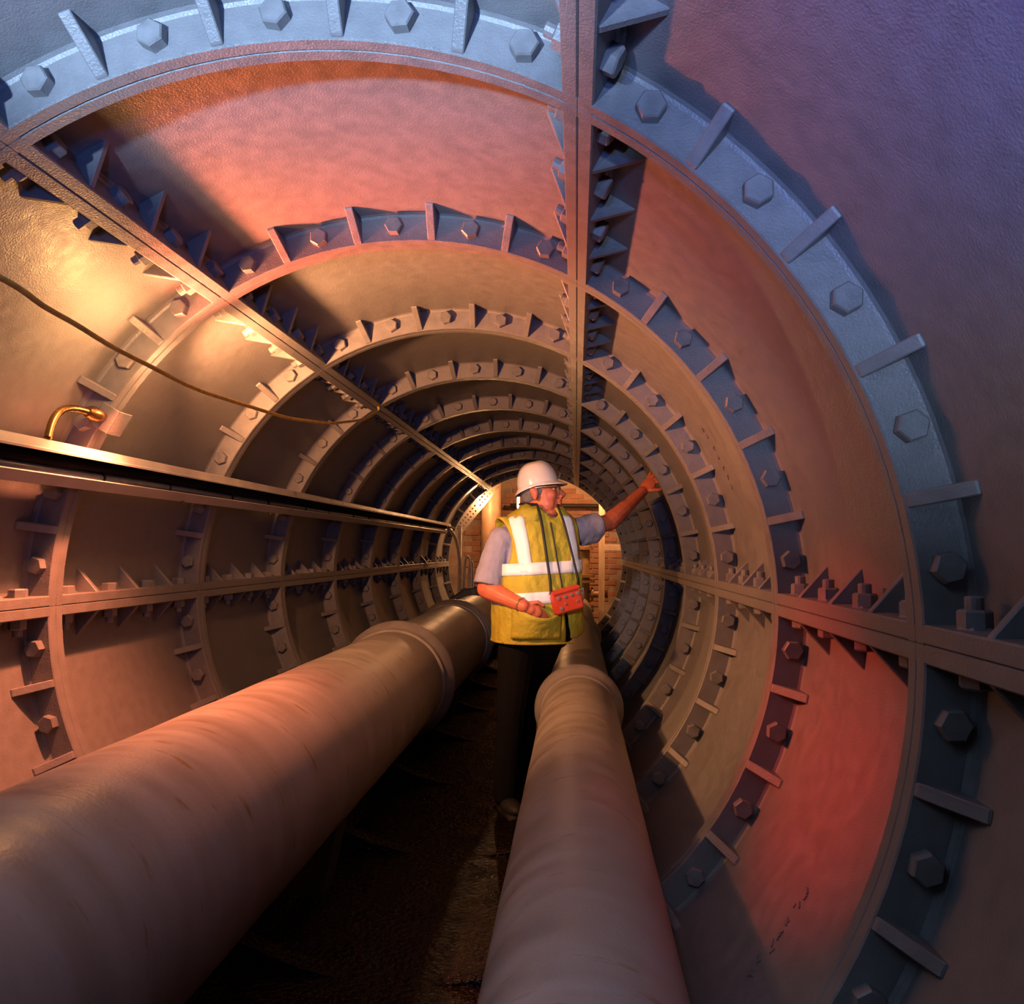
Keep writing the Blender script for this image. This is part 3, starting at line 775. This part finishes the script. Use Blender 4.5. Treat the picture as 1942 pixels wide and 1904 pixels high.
def ribbon(path, wdt, name, m, lift=.016, th=.003, n_across=3):
    """flat band over the torso: path gives (xb or theta, z) pairs with a width direction"""
    rows = []
    for (p, nrm, wd) in path:
        rows.append([p + wd * (wdt * (i / (n_across - 1) - .5)) + nrm * lift for i in range(n_across)])
    mb = MB()
    vs = [q for r in rows for q in r]; fs = []
    for i in range(len(rows) - 1):
        for j in range(n_across - 1):
            fs.append((i * n_across + j, i * n_across + j + 1, (i + 1) * n_across + j + 1, (i + 1) * n_across + j))
    mb.add(vs, fs); o = obj(name, mb.mesh(name, m, 60), vest)
    s_ = o.modifiers.new('s', 'SOLIDIFY'); s_.thickness = th; s_.offset = 0
    return o
def surf_n(th, z, off):
    e = .02
    dt = tor(th + e, z, off) - tor(th - e, z, off); dz = tor(th, z + e, off) - tor(th, z - e, off)
    return dt.cross(dz).normalized() * (1)
def hband(z, wdt, a0, a1, droop, name):
    n_ = 72; rows = []; mb = MB()
    for i in range(n_ + 1):
        th = a0 + (a1 - a0) * i / n_
        r = []
        for q in range(4):
            zz = z + droop(th) + wdt * (q / 3 - .5)
            wr = noise.noise(Vector((math.sin(th) * 3.2, math.cos(th) * 3.2, zz * 9))) * .007 + noise.noise(Vector((math.sin(th) * 9, math.cos(th) * 9, zz * 16 + 5))) * .0055
            r.append(tor(th, zz, .0145 + wr))
        rows.append(r)
    vs = [q for r in rows for q in r]; fs = [(i * 4 + j, i * 4 + j + 1, i * 4 + j + 5, i * 4 + j + 4) for i in range(n_) for j in range(3)]
    mb.add(vs, fs); o = obj(name, mb.mesh(name, M['strip'], 60), vest); s_ = o.modifiers.new('s', 'SOLIDIFY'); s_.thickness = .003; s_.offset = 0
    return o
dro = lambda th: .014 * math.sin(th)
hband(1.158, .055, -D(112), D(100), dro, 'reflective_band')
hband(1.022, .055, -D(100), D(100), dro, 'reflective_band')
def vstrip(xs, name):
    mb = MB(); rows = []
    for i in range(22):
        z = 1.135 + (1.405 - 1.135) * i / 21
        r = []
        for q in range(4):
            xb = xs(z) + .054 * (q / 3 - .5)
            th = th_of(xb, z, .0)
            wr = noise.noise(Vector((math.sin(th) * 3.2, math.cos(th) * 3.2, z * 9))) * .007 + noise.noise(Vector((math.sin(th) * 9, math.cos(th) * 9, z * 16 + 5))) * .0055
            r.append(tor(th, z, .0138 + wr * (1 if z < 1.36 else .4)))
        rows.append(r)
    vs = [q for r in rows for q in r]; fs = [(i * 4 + j, i * 4 + j + 1, i * 4 + j + 5, i * 4 + j + 4) for i in range(21) for j in range(3)]
    mb.add(vs, fs); o = obj(name, mb.mesh(name, M['strip'], 60), vest); s_ = o.modifiers.new('s', 'SOLIDIFY'); s_.thickness = .003; s_.offset = 0
vstrip(lambda z: -.118 - .026 * max(0, min(1, (z - 1.16) / .24)), 'shoulder_strip')
vstrip(lambda z: .088 + .045 * (1.40 - z) / .25, 'shoulder_strip')
# shoulder wing of the vest standing off the arm (picture left)
mb = MB(); rows = []
for i in range(25):
    ph = D(8) + D(164) * i / 24
    rows.append([rotz((-.170 - .040 * math.sin(ph) ** 1.5 * q / 4 + .055 * (1 - q / 4), -.105 * math.cos(ph), 0)) + Vector((.052, .005, 1.225 + (.165 + .012 * (1 - q / 4)) * math.sin(ph) ** .8)) for q in range(5)])
vs = [q for r in rows for q in r]; fs = [(i * 5 + j, i * 5 + j + 1, i * 5 + j + 6, i * 5 + j + 5) for i in range(24) for j in range(4)]
mb.add(vs, fs); o = obj('shoulder_wing', mb.mesh('shoulder_wing', M['hivis'], 60), vest); s_ = o.modifiers.new('s', 'SOLIDIFY'); s_.thickness = .007; s_.offset = 0
# collar
mb = MB(); rows = []
for i in range(41):
    th = D(-172) + D(344) * i / 40 + PI          # open at the front
    th = D(14) + D(332) * i / 40
    fr = max(0, math.cos(th)); rows.append([tor(th, 1.405 - .035 * fr, .010), tor(th, 1.44 - .025 * fr, .013), tor(th, 1.468 - .03 * fr, .014)])
vs = [q for r in rows for q in r]; fs = [(i * 3 + j, i * 3 + j + 1, i * 3 + j + 4, i * 3 + j + 3) for i in range(40) for j in range(2)]
mb.add(vs, fs); o = obj('collar', mb.mesh('collar', M['hivis'], 60), vest); s_ = o.modifiers.new('s', 'SOLIDIFY'); s_.thickness = .008; s_.offset = 0
# zip
mb = MB(); mb.tube([front(zipx(z), z, .016) for z in [1.37 - .42 * i / 20 for i in range(21)]], .0042, 6); obj('zip', mb.mesh('zip', M['strap']), vest)
# pocket flap under the tucked hand
mb = MB(); rows = []
for i in range(19):
    xb = -.185 + .225 * i / 18
    top = .985 - .025 * (i / 18) - .042 * math.sin(PI * i / 18) ** .8
    rows.append([front(xb, .83 + (top - .83) * j / 7, .020 + .046 * (j / 7) ** 1.1 * math.sin(PI * min(1, i / 17.5)) ** .8 + .003 * noise.noise(Vector((i * .35, j * .5, 3)))) for j in range(8)])
vs = [q for r in rows for q in r]; fs = [(i * 8 + j, i * 8 + j + 1, i * 8 + j + 9, i * 8 + j + 8) for i in range(18) for j in range(7)]
mb.add(vs, fs); o = obj('pocket', mb.mesh('pocket', M['hivis'], 60), vest); s_ = o.modifiers.new('s', 'SOLIDIFY'); s_.thickness = .006; s_.offset = 0
# hem piping
mb = MB(); mb.tube([tor(D(-150) + D(178) * i / 40, .808, .012) for i in range(41)], .005, 6); obj('hem', mb.mesh('hem', M['hivis']), vest)
# watch strap / bracelet
mb = MB(); wp = ELR.lerp(WRR, .93); wd2 = (WRR - ELR).normalized(); mb.lathe([(-.003, .0335), (-.003, .0365), (.003, .0365), (.003, .0335), (-.003, .0335)], wp, wd2, 24, False)
o = obj('bracelet', mb.mesh('bracelet', M['frame'], 40), man); o['label'] = 'thin gold bracelet'

# ------------------------------------------------------------------ gas detector box on its neck straps
BC = Vector((PX + .196, PY - .205, PZ + 1.012))
gd = tag(empty('gas_detector', BC), 'red instrument box with round buttons hanging from black neck straps', 'instrument')
Rb = Matrix.Rotation(D(-14), 3, 'Y') @ Matrix.Rotation(D(20), 3, 'Z')
Rb = Matrix.Rotation(D(20), 3, 'Z') @ Matrix.Rotation(D(-15), 3, 'Y')
mb = MB(); mb.box((0, 0, -.006), (.135, .056, .088), Rb); o = obj('case', bevel(mb.mesh('case', M['boxred']), .006, 2), gd)
mb = MB(); mb.box(Rb @ Vector((0, -.001, .047)), (.138, .060, .018), Rb); obj('lid', bevel(mb.mesh('lid', M['boxred']), .005, 2), gd)
for (bx, bz, br) in [(-.045, .022, .0085), (-.012, .022, .0085), (.020, .022, .0085), (.050, .022, .0085), (-.042, -.026, .009), (-.018, -.010, .006), (.040, -.012, .006)]:
    mb = MB(); mb.lathe([(0, br), (.004, br), (.005, br * .7)], Rb @ Vector((bx, -.028, bz)), Rb @ Vector((0, -1, 0)), 14)
    obj('button', mb.mesh('button', M['button']), gd)
def strap(pts, r):
    q = [Vector((PX, PY, PZ)) + p - BC for p in pts]
    mb = MB()
    mb.tube(q, r, 8); return obj('neck_strap', mb.mesh('neck_strap', M['strap'], 60), gd)
lug1 = BC - Vector((PX, PY, PZ)) + Rb @ Vector((-.066, 0, .045)); lug2 = BC - Vector((PX, PY, PZ)) + Rb @ Vector((.066, 0, .045))
zz = [1.455 - (1.455 - 1.10) * i / 14 for i in range(15)]
strap([tor(D(-150) + D(80) * i / 5, 1.462, .02) for i in range(5)] + [front(-.060 + .040 * (i / 14), z, .024) for i, z in enumerate(zz)] + [lug1], .0062)
strap([tor(D(150) - D(80) * i / 5, 1.462, .02) for i in range(5)] + [front(.045 + .090 * (i / 14), z, .024) for i, z in enumerate(zz)] + [lug2], .0058)
